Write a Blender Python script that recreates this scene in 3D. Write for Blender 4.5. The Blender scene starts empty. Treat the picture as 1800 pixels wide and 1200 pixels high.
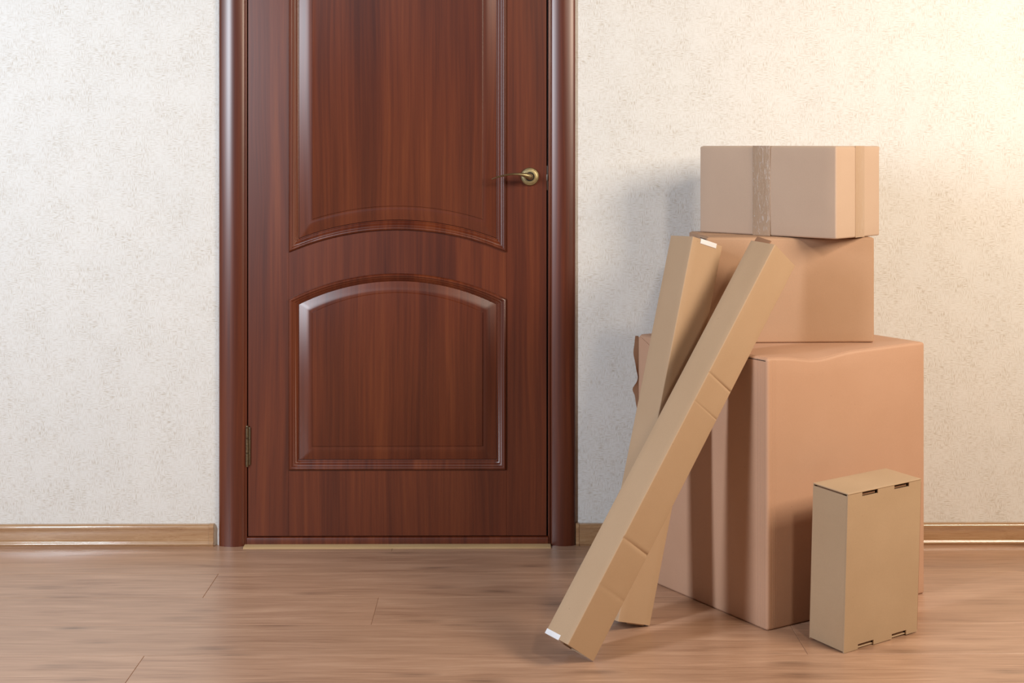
import bpy, bmesh, math, random
from mathutils import Vector, Matrix, Euler

scn = bpy.context.scene
COL = scn.collection
random.seed(7)
R_ = math.radians

# ------------------------------------------------------------------ camera
cam_d = bpy.data.cameras.new('camera'); cam = bpy.data.objects.new('camera', cam_d); COL.objects.link(cam)
cam.location = (0, -3.795, 1.068)
cam.rotation_euler = (R_(90), 0, R_(-0.4))
cam_d.sensor_width = 36; cam_d.lens = 50
cam_d.shift_y = -347 / 1800
cam_d.clip_start = 0.05
scn.camera = cam

# ------------------------------------------------------------------ world, lights, exposure
world = bpy.data.worlds.new('world'); scn.world = world; world.use_nodes = True
bg = world.node_tree.nodes['Background']
bg.inputs[0].default_value = (1.0, 0.93, 0.86, 1); bg.inputs[1].default_value = 0.02

def area(name, loc, target, sx, sy, watts, col):
    d = bpy.data.lights.new(name, 'AREA'); d.shape = 'RECTANGLE'; d.size = sx; d.size_y = sy
    d.energy = watts; d.color = col
    o = bpy.data.objects.new(name, d); COL.objects.link(o)
    o.location = loc
    o.rotation_euler = (Vector(target) - Vector(loc)).to_track_quat('-Z', 'Y').to_euler()
    return o
area('studio_strip_light', (-1.95, -2.30, 1.56), (-0.35, -0.1, 0.9), 0.28, 1.25, 70, (0.83, 0.905, 1.0))
area('warm_lamp_light', (1.95, -1.75, 1.70), (0.95, -0.2, 0.8), 0.90, 0.70, 50, (1.0, 0.85, 0.68))
area('ceiling_lamp_light', (1.15, -3.1, 2.40), (0.4, -0.3, 0.5), 0.24, 0.24, 21, (1.0, 0.85, 0.70))

scn.view_settings.view_transform = 'Standard'
scn.view_settings.look = 'None'
scn.view_settings.exposure = 0.0
scn.view_settings.gamma = 1.0
scn.view_settings.use_curve_mapping = False

# ------------------------------------------------------------------ materials
class N:
    """tiny node helper"""
    def __init__(s, name):
        s.m = bpy.data.materials.new(name); s.m.use_nodes = True
        s.t = s.m.node_tree; s.b = s.t.nodes['Principled BSDF']
        s.tc = s.t.nodes.new('ShaderNodeTexCoord'); s.oi = s.t.nodes.new('ShaderNodeObjectInfo')
    def new(s, k): return s.t.nodes.new('ShaderNode' + k)
    def link(s, a, b): s.t.links.new(a, b)
    def vec(s, scale, randomize=0.0, src=None):
        mp = s.new('Mapping'); mp.inputs['Scale'].default_value = scale
        s.link(src or s.tc.outputs['Object'], mp.inputs[0])
        if randomize:
            mu = s.new('Math'); mu.operation = 'MULTIPLY'; mu.inputs[1].default_value = randomize
            s.link(s.oi.outputs['Random'], mu.inputs[0])
            cb = s.new('CombineXYZ')
            for i in range(3): s.link(mu.outputs[0], cb.inputs[i])
            s.link(cb.outputs[0], mp.inputs['Location'])
        return mp.outputs[0]
    def noise(s, v, scale=1.0, detail=3.0, rough=0.55, dist=0.0):
        n = s.new('TexNoise'); n.inputs['Scale'].default_value = scale; n.inputs['Detail'].default_value = detail
        n.inputs['Roughness'].default_value = rough; n.inputs['Distortion'].default_value = dist
        s.link(v, n.inputs['Vector']); return n.outputs['Fac']
    def ramp(s, f, stops):
        r = s.new('ValToRGB'); e = r.color_ramp.elements
        e[0].position, e[0].color = stops[0][0], (*stops[0][1], 1)
        e[1].position, e[1].color = stops[-1][0], (*stops[-1][1], 1)
        for p, c in stops[1:-1]:
            q = e.new(p); q.color = (*c, 1)
        s.link(f, r.inputs[0]); return r.outputs[0]
    def rng(s, f, a, b, c=0.0, d=1.0):
        m = s.new('MapRange'); m.inputs[1].default_value = a; m.inputs[2].default_value = b
        m.inputs[3].default_value = c; m.inputs[4].default_value = d; s.link(f, m.inputs[0]); return m.outputs[0]
    def math(s, op, a, b):
        m = s.new('Math'); m.operation = op
        for i, q in enumerate((a, b)):
            if isinstance(q, (int, float)): m.inputs[i].default_value = q
            else: s.link(q, m.inputs[i])
        return m.outputs[0]
    def mix(s, f, a, b, mode='MIX'):
        m = s.new('MixRGB'); m.blend_type = mode
        for i, q in enumerate((f, a, b)):
            if isinstance(q, (int, float)): m.inputs[i].default_value = q
            elif isinstance(q, tuple): m.inputs[i].default_value = (*q, 1)
            else: s.link(q, m.inputs[i])
        return m.outputs[0]
    def bump(s, h, strength, dist):
        b = s.new('Bump'); b.inputs['Strength'].default_value = strength; b.inputs['Distance'].default_value = dist
        s.link(h, b.inputs['Height']); s.link(b.outputs[0], s.b.inputs['Normal'])
    def out(s, col=None, rough=None, **kw):
        for k, q in (('Base Color', col), ('Roughness', rough)):
            if q is None: continue
            if isinstance(q, (int, float)): s.b.inputs[k].default_value = q
            elif isinstance(q, tuple): s.b.inputs[k].default_value = (*q, 1)
            else: s.link(q, s.b.inputs[k])
        for k, q in kw.items(): s.b.inputs[k.replace('_', ' ')].default_value = q
        return s.m

def mat_mahogany():
    n = N('mahogany')
    wob = n.noise(n.vec((3, 3, 0.9), 9.0), 1.0, 2)
    add = n.new('VectorMath'); add.operation = 'MULTIPLY_ADD'
    n.link(n.tc.outputs['Object'], add.inputs[0]); add.inputs[1].default_value = (1, 1, 1)
    cb = n.new('CombineXYZ'); n.link(n.math('MULTIPLY', wob, 0.05), cb.inputs[0]); n.link(cb.outputs[0], add.inputs[2])
    src = add.outputs[0]
    wide = n.noise(n.vec((17, 3, 0.55), 9.0, src), 1.0, 3, 0.6)
    fine = n.noise(n.vec((120, 8, 2.2), 5.0, src), 1.0, 3, 0.65)
    hair = n.noise(n.vec((520, 8, 9), 5.0, src), 1.0, 2, 0.6)
    f = n.math('ADD', n.math('MULTIPLY', wide, 0.62), n.math('MULTIPLY', fine, 0.38))
    c = n.ramp(f, [(0.32, (0.060, 0.0085, 0.0024)), (0.45, (0.096, 0.0165, 0.0042)), (0.55, (0.130, 0.0245, 0.0062)), (0.68, (0.178, 0.040, 0.0098))])
    c = n.mix(n.rng(hair, 0.55, 0.75, 0.0, 0.30), c, (0.040, 0.009, 0.0035))
    n.bump(hair, 0.04, 0.0006)
    return n.out(c, 0.37, Coat_Weight=0.50, Coat_Roughness=0.33, Specular_IOR_Level=0.6)

def mat_card(name, a, b, flute=(0, 0, 0)):
    n = N(name)
    v = n.vec((1, 1, 1), 4.0)
    big = n.noise(v, 7.0, 3); fib = n.noise(v, 520, 2, 0.6)
    c = n.mix(n.rng(big, 0.3, 0.7), a, b)
    c = n.mix(n.rng(fib, 0.35, 0.7, 0.0, 0.10), c, tuple(q * 0.55 for q in a))
    # rare dark fibre specks
    vo = n.new('TexVoronoi'); vo.inputs['Scale'].default_value = 42; n.link(v, vo.inputs['Vector'])
    speck = n.math('LESS_THAN', vo.outputs['Distance'], 0.028)
    sel = n.new('SeparateColor'); n.link(vo.outputs['Color'], sel.inputs[0])
    speck = n.math('MULTIPLY', speck, n.math('GREATER_THAN', sel.outputs[0], 0.82))
    c = n.mix(n.math('MULTIPLY', speck, 0.7), c, (0.10, 0.05, 0.03))
    h = n.math('ADD', n.math('MULTIPLY', n.noise(v, 28, 3), 1.0), n.math('MULTIPLY', fib, 0.06))
    n.bump(h, 0.10, 0.004)
    return n.out(c, 0.62, Specular_IOR_Level=0.25)

def mat_oak(name, stops, axis_scale, knots, rough, coat, bumpd=0.0002, croughness=0.3):
    n = N(name)
    wob = n.noise(n.vec((axis_scale[0] * 0.8, 7, 7), 13.0), 1.0, 2)
    src = n.new('VectorMath'); src.operation = 'ADD'
    cb = n.new('CombineXYZ'); n.link(n.math('MULTIPLY', wob, 0.045), cb.inputs[1]); n.link(n.math('MULTIPLY', wob, 0.02), cb.inputs[2])
    n.link(n.tc.outputs['Object'], src.inputs[0]); n.link(cb.outputs[0], src.inputs[1])
    s = src.outputs[0]
    wide = n.noise(n.vec((axis_scale[0], axis_scale[1], axis_scale[1]), 13.0, s), 1.0, 4, 0.6, 0.6)
    fine = n.noise(n.vec((axis_scale[0] * 3, axis_scale[1] * 9, axis_scale[1] * 9), 7.0, s), 1.0, 3, 0.65)
    f = n.math('ADD', n.math('MULTIPLY', wide, 0.5), n.math('MULTIPLY', fine, 0.5))
    c = n.ramp(f, stops)
    tone = n.rng(n.oi.outputs['Random'], 0, 1, 0.0, 0.16)
    c = n.mix(tone, c, tuple(q * 0.62 for q in stops[1][1]))
    if knots:
        vo = n.new('TexVoronoi'); vo.inputs['Scale'].default_value = 1.0; vo.voronoi_dimensions = '2D'
        n.link(n.vec((2.6, 9.0, 1.0), 17.0, s), vo.inputs['Vector'])
        k = n.rng(vo.outputs['Distance'], 0.02, 0.17, 1.0, 0.0)
        sel = n.new('SeparateColor'); n.link(vo.outputs['Color'], sel.inputs[0])
        k = n.math('MULTIPLY', k, n.math('GREATER_THAN', sel.outputs[0], 0.55))
        k = n.math('MULTIPLY', k, n.rng(fine, 0.4, 0.62, 0.05, 0.75))
        c = n.mix(k, c, tuple(q * 0.36 for q in stops[0][1]))
    n.bump(fine, 0.08, bumpd)
    return n.out(c, rough, Coat_Weight=coat, Coat_Roughness=croughness, Specular_IOR_Level=0.45)

def mat_wallpaper():
    n = N('wallpaper')
    hz = n.noise(n.vec((66, 30, 470)), 1.0, 2, 0.6)
    vt = n.noise(n.vec((470, 30, 66)), 1.0, 2, 0.6)
    pick = n.noise(n.vec((30, 20, 34)), 1.0, 2)
    ph = n.rng(pick, 0.44, 0.60, 1.0, 0.12)
    pv = n.rng(pick, 0.42, 0.56, 0.12, 1.0)
    sh = n.math('MULTIPLY', n.rng(hz, 0.47, 0.66), ph)
    sv = n.math('MULTIPLY', n.rng(vt, 0.47, 0.66), pv)
    s = n.math('MAXIMUM', sh, sv)
    dens = n.noise(n.vec((14, 10, 12)), 1.0, 3)
    s = n.math('MULTIPLY', s, n.rng(dens, 0.3, 0.65, 0.35, 1.0))
    blot = n.noise(n.vec((5, 5, 5)), 1.0, 2)
    base = n.mix(n.rng(blot, 0.3, 0.7), (0.775, 0.765, 0.735), (0.75, 0.745, 0.72))
    c = n.mix(n.math('MULTIPLY', s, 0.72), base, (0.47, 0.395, 0.30))
    n.bump(n.math('SUBTRACT', 1.0, s), 0.30, 0.0012)
    return n.out(c, 0.62, Specular_IOR_Level=0.3)

def mat_plain(name, col, rough, metal=0.0, var=0.12, scale=60, **kw):
    n = N(name)
    f = n.noise(n.vec((1, 1, 1), 3.0), scale, 3)
    c = n.mix(n.rng(f, 0.3, 0.7), col, tuple(q * (1 - var) for q in col))
    return n.out(c, rough, Metallic=metal, **kw)

def mat_tape(name, col, rough, glint):
    n = N(name)
    v = n.vec((1, 1, 1))
    w = n.noise(n.vec((140, 140, 34)), 1.0, 3, 0.6, 1.5)
    c = n.mix(n.rng(w, 0.60, 0.68, 0, glint), col, (0.66, 0.62, 0.60))  # pale glints mixed into the tape's own colour
    n.bump(w, 0.5, 0.0015)
    return n.out(c, rough, Specular_IOR_Level=0.5, Coat_Weight=0.4, Coat_Roughness=0.15)

M = dict(
    door=mat_mahogany(),
    wall=mat_wallpaper(),
    big=mat_card('cardboard_pink', (0.55, 0.333, 0.222), (0.525, 0.313, 0.204)),
    mid=mat_card('cardboard_brown', (0.46, 0.285, 0.180), (0.44, 0.268, 0.165)),
    top=mat_card('cardboard_light', (0.56, 0.408, 0.302), (0.535, 0.386, 0.284)),
    tan=mat_card('cardboard_tan', (0.50, 0.342, 0.215), (0.475, 0.32, 0.197)),
    small=mat_card('cardboard_mailer', (0.495, 0.352, 0.222), (0.46, 0.322, 0.200)),
    torn_shade=mat_card('cardboard_torn_shaded', (0.34, 0.18, 0.10), (0.27, 0.14, 0.08)),  # torn card; also painted-in shade on mailer parts and one flap
    plank=mat_oak('oak_laminate', [(0.30, (0.255, 0.132, 0.079)), (0.43, (0.405, 0.234, 0.147)), (0.55, (0.490, 0.292, 0.188)), (0.68, (0.590, 0.375, 0.250))], (2.2, 20), True, 0.36, 0.35),
    skirt=mat_oak('oak_skirting', [(0.30, (0.27, 0.135, 0.060)), (0.46, (0.40, 0.225, 0.110)), (0.6, (0.47, 0.285, 0.15)), (0.72, (0.52, 0.33, 0.19))], (5, 90), False, 0.25, 0.9, croughness=0.05),
    strip=mat_oak('pale_strip', [(0.30, (0.45, 0.29, 0.13)), (0.46, (0.53, 0.36, 0.18)), (0.6, (0.58, 0.40, 0.21)), (0.72, (0.62, 0.44, 0.24))], (4, 60), False, 0.4, 0.1),
    brass=mat_plain('antique_brass', (0.52, 0.43, 0.235), 0.46, 1.0, 0.25, 130),
    brass_dark=mat_plain('dark_brass', (0.30, 0.24, 0.15), 0.40, 1.0, 0.4, 200),
    steel=mat_plain('latch_steel', (0.55, 0.53, 0.50), 0.3, 1.0),
    black=mat_plain('recess_dark', (0.012, 0.009, 0.008), 0.8),
    white=mat_plain('white_tape', (0.82, 0.82, 0.85), 0.35, 0.0, 0.04),
    tape=mat_tape('clear_packing_tape', (0.44, 0.305, 0.210), 0.24, 0.5),
    tape2=mat_tape('brown_packing_tape', (0.475, 0.325, 0.215), 0.4, 0.1),
    paint=mat_plain('ceiling_paint', (0.78, 0.76, 0.72), 0.8, 0.0, 0.03),
)

# ------------------------------------------------------------------ mesh helpers
def obj(name, verts, faces, mat, parent=None, loc=None, smooth=35):
    me = bpy.data.meshes.new(name)
    me.from_pydata([tuple(v) for v in verts], [], faces)
    bm = bmesh.new(); bm.from_mesh(me)
    bmesh.ops.remove_doubles(bm, verts=bm.verts, dist=1e-6)
    bmesh.ops.recalc_face_normals(bm, faces=bm.faces); bm.to_mesh(me); bm.free()
    if smooth:
        for p in me.polygons: p.use_smooth = True
        me.set_sharp_from_angle(angle=R_(smooth))
    me.materials.append(M[mat])
    o = bpy.data.objects.new(name, me); COL.objects.link(o)
    if parent: o.parent = parent
    if loc is not None: o.location = loc
    return o

def tag(o, label=None, cat=None, group=None, kind=None):
    for k, v in (('label', label), ('category', cat), ('group', group), ('kind', kind)):
        if v: o[k] = v
    return o

def empty(name, loc, rot=None):
    o = bpy.data.objects.new(name, None); COL.objects.link(o); o.location = loc; o.empty_display_size = 0.1
    if rot is not None: o.rotation_euler = rot
    return o

def ticks(L, r, n, extra=()):
    s = {0.0, r * 0.3, r * 0.65, r, L - r, L - r * 0.65, L - r * 0.3, L}
    for i in range(1, n): s.add(r + (L - 2 * r) * i / n)
    for e in extra: s.add(e)
    return sorted(s)

def rbox_data(dim, r=0.004, n=(1, 1, 1), extra=((), (), ()), deform=None, off=(0, 0, 0)):
    """closed box with rounded edges as a gridded surface, corner at off; optional deform(x,y,z)->(x,y,z)"""
    T = [ticks(dim[i], r, n[i], extra[i]) for i in range(3)]
    verts, faces, idx = [], [], {}
    def vid(x, y, z):
        k = (round(x, 7), round(y, 7), round(z, 7))
        if k not in idx:
            p = Vector((x, y, z)); q = Vector([min(max(p[i], r), dim[i] - r) for i in range(3)])
            d = p - q
            if d.length > 1e-9: p = q + d.normalized() * r
            if deform: p = Vector(deform(*p))
            idx[k] = len(verts); verts.append((p.x + off[0], p.y + off[1], p.z + off[2]))
        return idx[k]
    for ax in range(3):
        u, v = [(1, 2), (0, 2), (0, 1)][ax]
        for side in (0.0, dim[ax]):
            for i in range(len(T[u]) - 1):
                for j in range(len(T[v]) - 1):
                    q = []
                    for a, b in ((i, j), (i + 1, j), (i + 1, j + 1), (i, j + 1)):
                        c = [0, 0, 0]; c[ax] = side; c[u] = T[u][a]; c[v] = T[v][b]; q.append(vid(*c))
                    faces.append(q)
    return verts, faces

def rbox(name, dim, mat, parent=None, loc=None, r=0.004, n=(1, 1, 1), extra=((), (), ()), deform=None, off=(0, 0, 0), smooth=50):
    v, f = rbox_data(dim, r, n, extra, deform, off)
    return obj(name, v, f, mat, parent, loc, smooth)

def cbox(name, lo, hi, mat, parent=None, r=0.001, origin=(0, 0, 0)):
    """bevelled slab between world corners lo and hi, stored relative to origin"""
    dim = [hi[i] - lo[i] for i in range(3)]
    rr = min(r, min(dim) * 0.4)
    return rbox(name, dim, mat, parent, None, rr, off=[lo[i] - origin[i] for i in range(3)])

def poly_prism(name, pts, y0, y1, mat, parent=None, loc=None, bevel=0.0):
    """outline in x-z extruded from y0 (front) to y1"""
    n = len(pts)
    v = [(x, y0, z) for x, z in pts] + [(x, y1, z) for x, z in pts]
    f = [list(range(n)), list(range(2 * n - 1, n - 1, -1))] + [[i, (i + 1) % n, n + (i + 1) % n, n + i] for i in range(n)]
    return obj(name, v, f, mat, parent, loc, 30)

def sweep_x(name, prof, x0, x1, mat, parent=None, loc=None, smooth=40):
    """closed y-z profile extruded along x"""
    n = len(prof)
    v = [(x0, y, z) for y, z in prof] + [(x1, y, z) for y, z in prof]
    f = [list(range(n)), list(range(2 * n - 1, n - 1, -1))] + [[i, (i + 1) % n, n + (i + 1) % n, n + i] for i in range(n)]
    return obj(name, v, f, mat, parent, loc, smooth)

def sweep_z(name, prof, z0, z1, mat, parent=None, loc=None, smooth=40):
    """closed x-y profile extruded along z"""
    n = len(prof)
    v = [(x, y, z0) for x, y in prof] + [(x, y, z1) for x, y in prof]
    f = [list(range(n)), list(range(2 * n - 1, n - 1, -1))] + [[i, (i + 1) % n, n + (i + 1) % n, n + i] for i in range(n)]
    return obj(name, v, f, mat, parent, loc, smooth)

def lathe_y(prof, seg=40, centre=(0, 0, 0)):
    """profile (radius, y) turned round the y axis"""
    v, f = [], []
    for r, y in prof:
        for i in range(seg):
            a = 2 * math.pi * i / seg
            v.append((centre[0] + r * math.cos(a), centre[1] + y, centre[2] + r * math.sin(a)))
    for k in range(len(prof) - 1):
        for i in range(seg):
            j = (i + 1) % seg
            f.append([k * seg + i, k * seg + j, (k + 1) * seg + j, (k + 1) * seg + i])
    f.append([i for i in range(seg)]); f.append([(len(prof) - 1) * seg + i for i in range(seg)])
    return v, f

# ------------------------------------------------------------------ room shell
XL, XR, YF, ZC = -3.4, 3.4, -5.2, 2.6
DX0, DX1, DZ = -0.700, 0.146, 2.045            # door opening
def wall_with_opening():
    w = empty('wall_back', (0, 0, 0)); tag(w, kind='structure', label='cream wallpapered wall with woven linen pattern behind the boxes')
    cbox('wall_panel', (XL, 0, -0.05), (DX0, 0.2, ZC), 'wall', w, 0.0005)
    cbox('wall_panel', (DX1, 0, -0.05), (XR, 0.2, ZC), 'wall', w, 0.0005)
    cbox('wall_panel', (DX0, 0, DZ), (DX1, 0.2, ZC), 'wall', w, 0.0005)
    return w
wall_with_opening()

# floor: base slab and single laminate planks
flo = empty('floor', (0, 0, 0)); tag(flo, kind='structure', label='brown oak laminate plank floor')
cbox('underlay', (XL, YF, -0.06), (XR, 0.2, -0.0085), 'black', flo)
PW = 0.190
joint_rows = {0: [-1.75, 0.45], 1: [-0.705, 0.62], 2: [-0.291, 1.50], 3: [-1.30, 0.64], 4: [-0.747, 1.25], 5: [-1.55, 0.30, 1.9]}
def plank(x0, x1, y0, y1):
    g = 0.00025; c = 0.0007; zt = 0.0; zb = -0.008
    L = x1 - x0 - 2 * g; W = y1 - y0 - 2 * g
    v = [(0, 0, zb), (L, 0, zb), (L, W, zb), (0, W, zb), (0, 0, zt - c), (L, 0, zt - c), (L, W, zt - c), (0, W, zt - c),
         (c, c, zt), (L - c, c, zt), (L - c, W - c, zt), (c, W - c, zt)]
    f = [[3, 2, 1, 0]] + [[i, (i + 1) % 4, 4 + (i + 1) % 4, 4 + i] for i in range(4)] + [[4 + i, 4 + (i + 1) % 4, 8 + (i + 1) % 4, 8 + i] for i in range(4)] + [[8, 9, 10, 11]]
    return obj('plank', v, f, 'plank', flo, (x0 + g, y0 + g, 0), 0)
rows = [(-0.06, 0.13)] + [(-0.06 - PW * (k + 1), -0.06 - PW * k) for k in range(27)]
for k, (ya, yb) in enumerate(rows):
    js = joint_rows.get(k - 1)
    if js is None: js = [XL + 0.35 + ((k * 0.53) % 1.38) + q * 1.38 for q in range(6)]
    xs = [XL] + [j for j in js if XL + 0.1 < j < XR - 0.1] + [XR]
    # split overlong pieces outside the view
    out = [xs[0]]
    for a in xs[1:]:
        if a - out[-1] > 2.4: out.append((a + out[-1]) / 2 if out[-1] > -1.3 or a < -1.3 else -1.72 - 0.1 * (k % 3))
        out.append(a)
    for a, b in zip(out[:-1], out[1:]): plank(a, b, max(ya, YF), yb)

# ------------------------------------------------------------------ door frame, threshold, skirting
def casing_profile(x0, x1, inner):
    """convex casing section from wall (y=0); inner=+1 when the door is on the right side"""
    pts = []; n = 44
    key = [(0.0, 62), (0.05, 34), (0.10, 21), (0.28, 14), (0.44, 7), (0.54, 0), (0.66, -9), (0.85, -18), (0.95, -34), (1.0, -55)]
    def slope(u):
        for (a, sa), (b, sb) in zip(key[:-1], key[1:]):
            if a <= u <= b: return math.tan(R_(sa + (sb - sa) * (u - a) / (b - a)))
        return 0
    y = -0.0065
    for i in range(n + 1):
        u = i / n
        pts.append((x0 + (x1 - x0) * u, y))
        y -= slope(min(1, u + 0.5 / n)) * (x1 - x0) / n
    # little bead next to the leaf
    b = 0.0045
    if inner > 0: pts += [(x1 + 0.0002, -0.0095), (x1 + b * 0.5, -0.0105), (x1 + b, -0.0085), (x1 + b, 0.0)]
    else: pts = [(x0 - b, 0.0), (x0 - b, -0.0085), (x0 - b * 0.5, -0.0105), (x0 - 0.0002, -0.0095)] + pts
    if inner > 0: return [(x0, 0.0)] + pts
    return pts + [(x1, 0.0)]
CZ = 2.09
def set_base(o, base):
    """move origin of a mesh to base"""
    for v in o.data.vertices: v.co -= Vector(base)
    o.location = base
t1 = sweep_z('trim_1', casing_profile(-0.7527, -0.6830, 1), 0.0, CZ, 'door'); set_base(t1, (-0.717, 0, 0))
tag(t1, kind='structure', label='rounded mahogany door casing on the hinge side')
t2 = sweep_z('trim_2', casing_profile(0.1285, 0.1951, -1), 0.0, CZ, 'door'); set_base(t2, (0.161, 0, 0))
tag(t2, kind='structure', label='rounded mahogany door casing on the handle side')
hp = [(0.0, 2.02)] + [(-0.0075 - 0.015 * (1 - abs(2 * i / 20 - 1) ** 2.6), 2.02 + 0.07 * i / 20) for i in range(21)] + [(0.0, 2.09)]
t3 = sweep_x('trim_3', hp, -0.679, 0.1245, 'door'); set_base(t3, (-0.277, 0, 2.02)); tag(t3, kind='structure', label='mahogany head casing above the door')
# jamb with stop behind the leaf
jm = empty('trim_4', (-0.277, 0, 0)); tag(jm, kind='structure', label='mahogany door lining round the leaf')
for lo, hi in (((-0.6995, 0.0005, 0), (-0.6790, 0.15, 2.04)), ((0.1225, 0.0005, 0), (0.1455, 0.15, 2.04)), ((-0.679, 0.0005, 2.005), (0.1225, 0.15, 2.04)),
               ((-0.679, 0.046, 0.024), (-0.655, 0.15, 2.005)), ((0.100, 0.046, 0.024), (0.1225, 0.15, 2.005)), ((-0.655, 0.046, 1.98), (0.100, 0.15, 2.005))):
    cbox('lining_board', lo, hi, 'door', jm, 0.001, (-0.277, 0, 0))
thp = [(0.12, 0.0005), (-0.010, 0.0005), (-0.011, 0.0195), (-0.0100, 0.0212), (-0.008, 0.0222), (0.12, 0.0222)]
t5 = sweep_x('trim_5', thp, -0.6785, 0.1225, 'door'); set_base(t5, (-0.277, 0, 0)); tag(t5, kind='structure', label='dark mahogany threshold board under the door')
t6 = sweep_x('trim_6', [(-0.011, 0.0), (-0.0375, 0.0), (-0.0375, 0.0025), (-0.034, 0.004), (-0.011, 0.0048)], -0.6835, 0.1290, 'strip'); set_base(t6, (-0.277, 0, 0))
tag(t6, kind='structure', label='pale wooden floor strip along the door threshold')

def skirting_profile():
    p = [(0.0, 0.0), (-0.0150, 0.0)]
    for i in range(9):                                   # lower rounded lip
        a = math.pi * i / 8; p.append((-0.0150 - 0.0032 * math.sin(a), 0.0008 + 0.0115 * i / 8))
    p += [(-0.0146, 0.0135), (-0.0143, 0.030), (-0.0140, 0.0455)]
    for i in range(10):                                  # upper rounded lip and top
        a = R_(-15 + 105 * i / 9); p.append((-0.0075 - 0.0078 * math.cos(a), 0.0490 + 0.0085 * math.sin(a)))
    p += [(0.0, 0.0575)]
    return p
def skirting(name, x0, x1, cap0, cap1, label):
    prof = skirting_profile()
    o = sweep_x(name, prof, x0, x1, 'skirt'); set_base(o, ((x0 + x1) / 2, 0, 0))
    tag(o, kind='structure', label=label)
    capp = [(y - 0.0012 if y < -0.001 else y, z * 1.02) for y, z in prof]
    c = sweep_x('end_cap', capp, cap0, cap1, 'skirt', o); set_base(c, (0, 0, 0)); c.location = (-(x0 + x1) / 2, 0, 0)
skirting('baseboard_left', XL, -0.7785, -0.7785, -0.7665, 'glossy oak skirting board with end cap left of the door')
skirting('baseboard_right', 0.2045, XR, 0.1962, 0.2045, 'glossy oak skirting board running behind the boxes')

# ------------------------------------------------------------------ the door
DB = Vector((-0.279, 0, 0))
door = empty('door_1', DB); tag(door, kind='structure', label='closed mahogany door with two arched raised panels', )
FY = -0.004                                             # leaf face
lx0, lx1, sx0, sx1 = -0.6758, 0.1182, -0.5679, 0.0113
NA = 40
def arc(x0, x1, zc, zp, n=NA):
    """points from x0 to x1, corner height zc, middle height zp (circular arc)"""
    hw = (x1 - x0) / 2; s = zp - zc; xm = (x0 + x1) / 2
    if abs(s) < 1e-6: return [(x0 + (x1 - x0) * i / n, zc) for i in range(n + 1)]
    R = (hw * hw + s * s) / (2 * abs(s)); th = math.asin(min(1, hw / R)); sg = 1 if s > 0 else -1
    return [(xm + R * math.sin(-th + 2 * th * i / n), zp - sg * R * (1 - math.cos(-th + 2 * th * i / n))) for i in range(n + 1)]
def low(s): return arc(sx0 + .064 * s, sx1 - .064 * s, .6553 - .036 * s, .7236 - .0515 * s), [(sx0 + .064 * s + (sx1 - sx0 - .128 * s) * i / NA, .2002 + .0652 * s) for i in range(NA + 1)]
def upp(s): return [(sx0 + .064 * s + (sx1 - sx0 - .128 * s) * i / NA, 1.865 - .064 * s) for i in range(NA + 1)], arc(sx0 + .064 * s, sx1 - .064 * s, .7797 + .0895 * s, .8389 + .0652 * s)
def L(pts): return [(x - DB.x, z) for x, z in pts]
def slab(name, top, bot, mat='door', y0=FY, y1=0.036):
    poly_prism(name, L(bot + top[::-1]), y0, y1, mat, door)
g = 0.0005
def line(xa, xb, z): return [(xa, z), (xb, z)]
slab('stile', line(lx0, sx0 - g, 2.0), line(lx0, sx0 - g, .0248))
slab('stile', line(sx1 + g, lx1, 2.0), line(sx1 + g, lx1, .0248))
slab('rail', low(0)[1], line(sx0, sx1, .0248))
slab('rail', upp(0)[1], low(0)[0])
slab('rail', line(sx0, sx1, 2.0), upp(0)[0])
# loft of the moulding and the raised panel
mould = [(0.0, 0.004), (0.005, -0.0045), (0.03, -0.0072), (0.075, -0.0088), (0.115, -0.0086), (0.150, -0.0070), (0.165, -0.0052), (0.185, -0.0048),
         (0.215, -0.0040), (0.26, -0.0012), (0.30, 0.0012), (0.325, 0.0018), (0.335, 0.0032), (0.375, 0.0050), (0.395, 0.0056), (0.40, 0.0095)]
raised = [(0.40, 0.0095), (0.405, 0.0060), (0.42, 0.0046), (0.45, 0.0040), (0.52, 0.0026), (0.60, 0.0010), (0.68, -0.0006), (0.76, -0.0021), (0.82, -0.0029),
          (0.85, -0.0032), (0.90, -0.0032), (0.965, -0.0032), (0.975, -0.0036), (0.99, -0.0056), (1.0, -0.0060)]
def loft(name, fn, prof, fill):
    verts, faces, ring = [], [], None
    for s, dy in prof:
        top, bot = fn(s)
        pts = L(bot + top[::-1]); k0 = len(verts)
        verts += [(x, FY + dy + 0.0005, z) for x, z in pts]; n = len(pts)
        if ring is not None:
            faces += [[ring + i, ring + (i + 1) % n, k0 + (i + 1) % n, k0 + i] for i in range(n)]
        ring = k0
    if fill:
        faces += [[ring + i, ring + i + 1, ring + n - 2 - i, ring + n - 1 - i] for i in range(NA)]
    return obj(name, verts, faces, 'door', door, None, 32)
for fn in (low, upp):
    loft('panel_moulding', fn, mould, False)
    loft('raised_panel', fn, raised, True)
poly_prism('leaf_back', L([(lx0 + .01, .03), (lx1 - .01, .03), (lx1 - .01, 1.99), (lx0 + .01, 1.99)]), 0.0362, 0.042, 'door', door)

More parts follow.
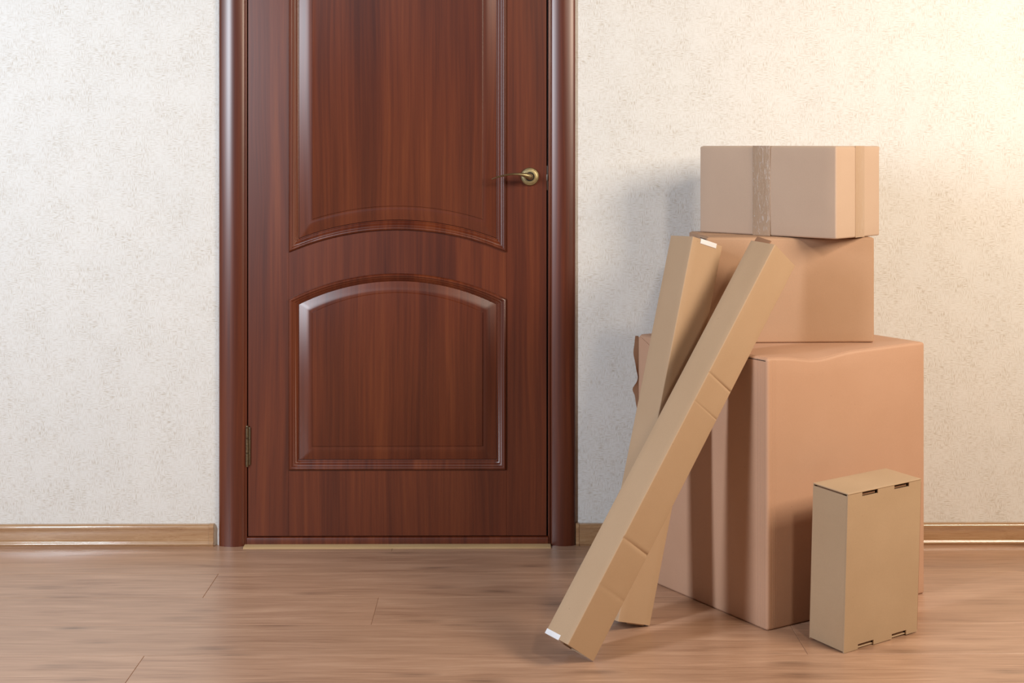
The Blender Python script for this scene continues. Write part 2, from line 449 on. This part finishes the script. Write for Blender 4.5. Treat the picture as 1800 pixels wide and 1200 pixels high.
# handle: rose, neck and curved lever
hx, hz = 0.0740, 0.9812
v, f = lathe_y([(0.0242, 0), (0.0242, -0.0045), (0.0234, -0.0066), (0.0220, -0.0078), (0.0208, -0.0080), (0.0200, -0.0072), (0.0192, -0.0078), (0.0180, -0.0082), (0.0128, -0.0086)], 48)
handle = empty('door_handle', (hx - DB.x, FY, hz)); handle.parent = door
obj('rose', v, f, 'brass', handle, None, 30)
v, f = lathe_y([(0.0122, -0.0080), (0.0122, -0.0098), (0.0100, -0.0100)], 36); obj('neck_gap_ring', v, f, 'black', handle, None, 30)  # black ring painted in for the dark gap between rose and neck
def tube_path(pts, rads, seg=16):
    """pts centre line, rads (width along depth, thickness along z)"""
    v, f = [], []
    for k, p in enumerate(pts):
        p = Vector(p); t = (Vector(pts[min(k + 1, len(pts) - 1)]) - Vector(pts[max(k - 1, 0)])).normalized()
        up = Vector((0, 0, 1)); sd = t.cross(up)
        if sd.length < 1e-4: sd = Vector((1, 0, 0))
        sd.normalize(); u2 = sd.cross(t).normalized()
        for i in range(seg):
            a = 2 * math.pi * i / seg
            v.append(p + sd * rads[k][0] * math.cos(a) + u2 * rads[k][1] * math.sin(a))
    for k in range(len(pts) - 1):
        for i in range(seg):
            j = (i + 1) % seg; f.append([k * seg + i, k * seg + j, (k + 1) * seg + j, (k + 1) * seg + i])
    f.append(list(range(seg))); f.append([(len(pts) - 1) * seg + i for i in range(seg)])
    return v, f
path = [(0, -0.008, 0), (0, -0.030, 0), (-0.001, -0.040, 0.0005), (-0.005, -0.047, 0.0018), (-0.012, -0.051, 0.0045), (-0.022, -0.053, 0.0068), (-0.034, -0.053, 0.0078),
        (-0.048, -0.052, 0.0075), (-0.062, -0.050, 0.0055), (-0.076, -0.048, 0.0025), (-0.088, -0.047, -0.0010), (-0.098, -0.046, -0.0045), (-0.102, -0.046, -0.0060)]
rads = [(0.0085, 0.0085), (0.0085, 0.0085), (0.0086, 0.0084), (0.0086, 0.0078), (0.0085, 0.0064), (0.0085, 0.0046), (0.0090, 0.0034), (0.0095, 0.0029), (0.0095, 0.0026), (0.0090, 0.0023), (0.0075, 0.0020), (0.005, 0.0016), (0.002, 0.0008)]
v, f = tube_path(path, rads); obj('lever', v, f, 'brass', handle, None, 50)
# latch plate in the gap
cbox('latch_plate', (0.1184, 0.001, 0.945), (0.1222, 0.006, 1.010), 'steel', door, 0.0006, DB)
cbox('latch_bolt', (0.1184, -0.0045, 0.970), (0.1224, 0.001, 0.987), 'steel', door, 0.0006, DB)
# hinges
for hzz in (0.2138, 1.72):
    h = empty('hinge', (-0.6777 - DB.x, FY - 0.005, hzz)); h.parent = door
    def turn(name, prof, seg=20, mat='brass_dark'):
        v, f = lathe_y(prof, seg); v = [(x, z, y) for x, y, z in v]; return obj(name, v, f, mat, h, None, 35)
    z = 0.0
    for kk, ln in enumerate((0.034, 0.040, 0.028)):
        turn('knuckle', [(0.0030, z), (0.0045, z + .001), (0.0045, z + ln - .0025), (0.0026, z + ln - .0012), (0.0026, z + ln)]); z += ln
    turn('hinge_pin', [(0.002, -0.004), (0.0036, -0.003), (0.0040, 0.0), (0.0022, 0.0005), (0.0022, 0.1015), (0.0040, 0.1025), (0.0036, 0.1055), (0.0018, 0.1065)])
    cbox('hinge_leaf', (0.0035, 0.0005, 0.001), (0.0085, 0.0047, 0.101), 'brass_dark', h, 0.0005)

# ------------------------------------------------------------------ cardboard boxes
def place(name, p, label, cat, group=None):
    o = empty(name, p[:3], None); o.rotation_mode = 'QUATERNION'
    a, b, c = p[3:6]
    m = Matrix.Rotation(a, 3, 'Z') @ Matrix.Rotation(b, 3, 'X') @ Matrix.Rotation(c, 3, 'Y')
    o.rotation_quaternion = m.to_quaternion(); tag(o, label, cat, group)
    return o
def gauss(x, m, s): return math.exp(-((x - m) / s) ** 2)
GRP = 'cardboard boxes in the pile'

# --- big box: local x along the front-right face, y along the left face
A, B, H = 0.497, 0.466, 0.598
big = place('cardboard_box', (0.5816, -0.681, 0, 0.5515, 0, 0), 'large tall pinkish cardboard box standing on the floor under the stack', 'box', GRP)
cre_x = [0.014, 0.019, 0.024]; cre_y = [0.012, 0.018, 0.025, 0.033]
def groove(t, cs, w, d): return sum(d * max(0, 1 - abs(t - c) / w) for c in cs)
def sag(x): return 0.0150 * gauss(x, 0.150, 0.075) + 0.003 * gauss(x, 0.30, 0.12)
def big_def(x, y, z):
    px, py, pz = x, y, z
    k = max(0, z / H - 0.82) / 0.18
    nearf = max(0, 1 - y / 0.08)
    z -= sag(px) * (k ** 1.5) * nearf
    if py < 0.0006: y += groove(px, cre_x, 0.0022, 0.0009) - 0.004 * math.sin(math.pi * px / A) * math.sin(math.pi * min(1, pz / H))
    if px < 0.0006: x += groove(py, cre_y, 0.0026, 0.0010) - 0.003 * math.sin(math.pi * py / B) * math.sin(math.pi * pz / H)
    return x, y, z
ex = tuple(c + d for c in cre_x for d in (-0.0022, 0, 0.0022)); ey = tuple(c + d for c in cre_y for d in (-0.0026, 0, 0.0026))
rbox('body', (A, B, H - 0.0009), 'big', big, None, 0.006, (24, 14, 16), (ex, ey, ()), big_def)
def flap_def(x, y, z):
    z2 = z - sag(x + 0.007) * max(0, 1 - (y + 0.0075) / 0.08)
    return x, y, z2
for k in range(2):
    rbox('top_flap', (A - 0.014, B / 2 - 0.0095, 0.0016), 'big', big, (0.007, 0.0075 + k * (B / 2 + 0.0005), H - 0.0016), 0.0007, (30, 12, 1), deform=flap_def if k == 0 else None)
rbox('seam_shade', (0.0012, 0.150, 0.0016), 'black', big, (-0.0004, 0.006, H - 0.0075), 0.0003)  # black strip standing in for the shade under the flap edge
# corner tab folded at the far end of the left face and the torn glue edge
def tab(parent, pts, thick, x0, mat):
    n = len(pts); v = [(x0, y, z) for y, z in pts] + [(x0 - thick, y, z) for y, z in pts]
    f = [list(range(n)), list(range(2 * n - 1, n - 1, -1))] + [[i, (i + 1) % n, n + (i + 1) % n, n + i] for i in range(n)]
    return obj('corner_tab', v, f, mat, parent, None, 30)
tab(big, [(B - 0.001, H - 0.006), (B - 0.012, H - 0.006), (B - 0.046, H - 0.022), (B - 0.046, H - 0.30), (B - 0.001, H - 0.30)], 0.0022, 0.0006, 'big')
def torn():
    zs = [i / 40 for i in range(41)]; v, f = [], []
    z0, z1 = 0.398, 0.594
    for i, t in enumerate(zs):
        z = z0 + (z1 - z0) * t
        w = 0.6 * (0.010 + 0.008 * gauss(t, 0.78, 0.16) + 0.010 * gauss(t, 0.33, 0.07) - 0.004 * gauss(t, 0.48, 0.08))
        if t < 0.22: w *= t / 0.22
        cur = 0.003 * math.sin(9 * t) + 0.004 * gauss(t, 0.33, 0.06)
        for q in (0, 0.35, 0.7, 1.0):
            v.append((0.001 - 0.0035 - w * q * 0.95 + 0.0005 * math.sin(30 * t) * q, B - 0.002 + w * q * 0.35 + cur * q, z))
        for q in (1.0, 0.7, 0.35, 0):
            v.append((0.001 - w * q * 0.95 + 0.0005 * math.sin(30 * t) * q, B + 0.002 + w * q * 0.35 + cur * q, z))
    for i in range(40):
        for j in range(8): f.append([i * 8 + j, i * 8 + (j + 1) % 8, (i + 1) * 8 + (j + 1) % 8, (i + 1) * 8 + j])
    f.append(list(range(8))); f.append([320 + j for j in range(8)])
    o = obj('torn_edge', v, f, 'torn_shade', big, None, 40); tag(o, 'dark torn glue edge of the cardboard')
torn()

# --- middle box
A2, B2, H2 = 0.401, 0.240, 0.2494
mid = place('cardboard_box', (0.481, -0.448, 0.5985, 0.0377, 0, 0), 'medium plain cardboard box in the middle of the stack', 'box', GRP)
def mid_def(x, y, z):
    px, py, pz = x, y, z
    z -= 0.0030 * gauss(px, 0.27, 0.10) * max(0, pz / H2 - 0.7) / 0.3 * max(0, 1 - py / 0.08)
    if py < 0.0006: y -= 0.003 * math.sin(math.pi * px / A2) * math.sin(math.pi * min(1, pz / H2))
    return x, y, z
rbox('body', (A2, B2, H2 - 0.0009), 'mid', mid, None, 0.005, (14, 8, 10), deform=mid_def)
for k in range(2):
    rbox('top_flap', (A2 - 0.012, B2 / 2 - 0.0075, 0.0014), 'mid', mid, (0.006, 0.0065 + k * (B2 / 2 + 0.0004), H2 - 0.0014), 0.0006, (16, 6, 1), deform=(lambda x, y, z: (x, y, z - 0.0030 * gauss(x + 0.006, 0.27, 0.10) * max(0, 1 - (y + 0.0065) / 0.08))) if k == 0 else None)
rbox('seam_shade', (0.0012, 0.075, 0.0014), 'black', mid, (-0.0004, 0.005, H2 - 0.0062), 0.0003)  # same black strip, painting in the shade of this flap seam
tab(mid, [(B2 - 0.012, H2 - 0.005), (B2 - 0.05, H2 - 0.005), (B2 - 0.17, H2 - 0.0105), (B2 - 0.17, H2 - 0.040), (B2 - 0.012, H2 - 0.040)], 0.0016, 0.0006, 'mid')

# --- top box
A3, B3, H3 = 0.1953, 0.3899, 0.2150
top = place('cardboard_box', (0.7708, -0.5202, 0.8482, 0.7903, 0, 0), 'smallest taped cardboard box on top of the stack', 'box', GRP)
rbox('body', (A3, B3, H3 - 0.0009), 'top', top, None, 0.0045, (8, 12, 8), deform=lambda x, y, z: (x - (0.002 * math.sin(math.pi * y / B3) * math.sin(math.pi * min(1, z / H3)) if x < 0.0006 else 0), y, z))
for k in range(2):
    rbox('top_flap', (A3 / 2 - 0.0065, B3 - 0.011, 0.0014), 'top', top, (0.006 + k * (A3 / 2 + 0.0004), 0.0055, H3 - 0.0014), 0.0006, (1, 14, 1))
o = rbox('packing_tape', (0.0010, 0.050, H3 + 0.0006), 'tape', top, (-0.0028, 0.1795, 0.0), 0.0004, (1, 3, 10)); tag(o, 'glossy crinkled packing tape')
rbox('packing_tape', (0.0406, 0.0010, H3 + 0.0004), 'tape2', top, (0.083, -0.0008, 0.0), 0.0004, (2, 1, 8))
# side lip showing behind the right face
rbox('rear_lip', (0.0032, 0.05, 0.150), 'top', top, (A3 - 0.0002, 0.004, 0.064), 0.0012)
rbox('rear_lip', (0.0060, 0.06, 0.010), 'top', top, (A3 - 0.0002, 0.004, H3 - 0.0110), 0.0015)

# --- small mailer box leaning towards the big box
A4, B4, H4 = 0.2294, 0.0993, 0.3378
sm = place('mailer_box', (0.7165, -0.818, 0.0004, 0.589, 0.0429, -0.0093), 'flat slotted mailer box standing on end before the large box', 'box')
th = 0.003
def notch_outline():
    nx = [(0.19 * A4, 0.40 * A4), (0.625 * A4, 0.83 * A4)]; nb = [(0.185 * A4, 0.395 * A4), (0.645 * A4, 0.845 * A4)]
    z0, z1, d = 0.0, H4 - 0.0032, 0.0105
    p = [(0, z0)]
    for a, b in nb: p += [(a, z0), (a, z0 + d), (b, z0 + d), (b, z0)]
    p += [(A4, z0), (A4, z1)]
    for a, b in nx[::-1]: p += [(b, z1), (b, z1 - d + 0.002), (a, z1 - d + 0.002), (a, z1)]
    p += [(0, z1)]
    return p, nx, nb
p, nx, nb = notch_outline()
poly_prism('front_panel', p, 0.0, th, 'small', sm)
for a, b in nx: rbox('locking_tab', (b - a - 0.0045, 0.0018, 0.0042), 'torn_shade', sm, (a + 0.0028, 0.0062, H4 - 0.0032 - 0.0088), 0.0006)  # upper and lower tabs in darker card, slot shade put into their colour
for a, b in nb: rbox('locking_tab', (b - a - 0.0035, 0.0018, 0.0058), 'torn_shade', sm, (a + 0.002, 0.0062, 0.0004), 0.0006)
rbox('inner_liner', (A4 - 0.010, B4 - 0.024, H4 - 0.012), 'torn_shade', sm, (0.005, 0.0190, 0.006), 0.002)  # inner box coloured darker to imitate shade behind the slots
rbox('side_panel', (th, B4 - 0.0035, H4 - 0.0075), 'small', sm, (0.0004, 0.0032, 0.0015), 0.0012, (1, 4, 4))
rbox('side_panel', (0.0020, B4 - 0.002, H4 - 0.012), 'torn_shade', sm, (A4 + 0.0018, 0.0020, 0.003), 0.0008, (1, 4, 4))  # dark card paints in the shaded gap along this edge
rbox('back_panel', (A4 + 0.002, th, H4 - 0.0034), 'small', sm, (0, B4 - th, 0), 0.0012)
rbox('lid', (A4, B4 + 0.0005, 0.0031), 'small', sm, (0, -0.0003, H4 - 0.0031), 0.0014, (10, 8, 1), deform=lambda x, y, z: (x, y, z))
rbox('base', (A4 - 0.006, B4 - 0.008, th), 'small', sm, (0.003, 0.0035, 0.0002), 0.0012)

# --- long tube boxes
def tube_box(name, p, dims, label, creases, mats='tan'):
    a, b, Ln = dims
    root = place(name, p, label, 'box', 'long narrow cardboard boxes leaning on the stack')
    w = 0.003; r = 0.0022
    # outer rounded square section, n points per side
    def section(ins, rr):
        pts = []
        for cx_, cy_, a0 in ((a - ins - rr, ins + rr, -90), (a - ins - rr, b - ins - rr, 0), (ins + rr, b - ins - rr, 90), (ins + rr, ins + rr, 180)):
            for i in range(4): t = R_(a0 + 30 * i); pts.append((cx_ + rr * math.cos(t), cy_ + rr * math.sin(t)))
        # subdivide the flat sides
        out = []
        n = len(pts)
        for i in range(n):
            out.append(pts[i]); q = pts[(i + 1) % n]
            if math.dist(pts[i], q) > 0.02:
                for k in range(1, 5): out.append((pts[i][0] + (q[0] - pts[i][0]) * k / 5, pts[i][1] + (q[1] - pts[i][1]) * k / 5))
        return out
    so = section(0, r); si = section(w, 0.001)
    zs = {0.0, Ln}
    for i in range(1, 24): zs.add(Ln * i / 24)
    for c, dpt, tilt, wd in creases:
        for d in (-2, -1, -0.5, 0, 0.5, 1, 2): zs.add(min(max(c + d * wd, 0.001), Ln - 0.001))
    zs = sorted(zs); n = len(so); v, f = [], []
    for z in zs:
        for x, y in so:
            dz = 0; dy = 0
            if y < 0.0005:                                     # right-hand visible face carries the folds
                for c, dpt, tilt, wd in creases:
                    dy += dpt * max(0, 1 - abs(z - c) / wd) * (0.35 + 0.65 * min(1, max(0, x / a)))
            shear = sum(tilt * (x / a - .5) * max(0, 1 - abs(z - c) / 0.05) for c, dpt, tilt, wd in creases)
            v.append((x, y + dy, z + shear))
    for k in range(len(zs) - 1):
        for i in range(n): f.append([k * n + i, k * n + (i + 1) % n, (k + 1) * n + (i + 1) % n, (k + 1) * n + i])
    base = len(v); m = len(si)
    for z in (0.0, Ln):
        for x, y in si: v.append((x, y, z))
    for i in range(m): f.append([base + i, base + (i + 1) % m, base + m + (i + 1) % m, base + m + i])
    if m == n:
        last = (len(zs) - 1) * n
        for i in range(n):
            f.append([i, (i + 1) % n, base + (i + 1) % n, base + i])
            f.append([last + i, last + (i + 1) % n, base + m + (i + 1) % n, base + m + i])
    obj('body', v, f, mats, root, None, 40)
    return root
dA = (0.0915, 0.072, 0.9706)
ta = tube_box('long_box', (0.1335, -0.9108, 0.0530, 0.6718, 0.08, 0.616), dA, 'long narrow creased tan box leaning diagonally, nearest the door',
              [(0.640, 0.0030, 0.0, 0.0035), (0.570, 0.0014, 0.0, 0.003), (0.242, 0.0034, 0.0, 0.005), (0.135, 0.0010, 0.0, 0.006)])
TB = (0.2526, -0.6988, 0.0285, 0.605, -0.0241, 0.2794); dB = (0.0946, 0.0772, 0.8618)
tb = tube_box('long_box', TB, dB, 'long narrow steeper tan box partly hidden behind the diagonal one', [(0.30, 0.0006, 0, 0.01)])
for root, (a, b, Ln) in ((ta, dA), (tb, dB)):
    w = 0.0034
    e = rbox('end_flap', (a - 2 * w, b - 2 * w, 0.003), 'tan', root, (w, w, 0.0025), 0.0012)
    e = rbox('end_flap', (a - 2 * w, b - 2 * w, 0.003), 'tan', root, (w, w, Ln - 0.0052), 0.0012)
# raised closure flap at the diagonal box's top, shade painted in as darker card
a, b, Ln = dA
fl = rbox('tuck_flap', (0.003, b * 0.62, 0.016), 'torn_shade', ta, (0.004, b * 0.30, Ln - 0.006), 0.0012); fl.rotation_euler = (R_(7), 0, 0)
rbox('crushed_corner', (0.006, 0.020, 0.012), 'tan', ta, (a - 0.005, 0.001, Ln - 0.010), 0.0028)
o = rbox('white_tape', (0.0010, 0.043, 0.0105), 'white', ta, (-0.0012, 0.028, -0.0012), 0.0004); tag(o, 'white tape over the lower end')
rbox('white_tape', (0.020, 0.041, 0.0010), 'white', ta, (-0.0012, 0.029, -0.0014), 0.0004)
a, b, Ln = dB
o = rbox('white_tape', (0.050, 0.0010, 0.011), 'white', tb, (0.025, -0.0012, Ln - 0.0100), 0.0004); tag(o, 'white tape over the upper end')
rbox('white_tape', (0.050, 0.022, 0.0010), 'white', tb, (0.025, -0.0012, Ln + 0.0002), 0.0004)
rbox('tuck_flap', (0.05, 0.003, 0.004), 'tan', tb, (0.03, 0.0036, -0.003), 0.001)
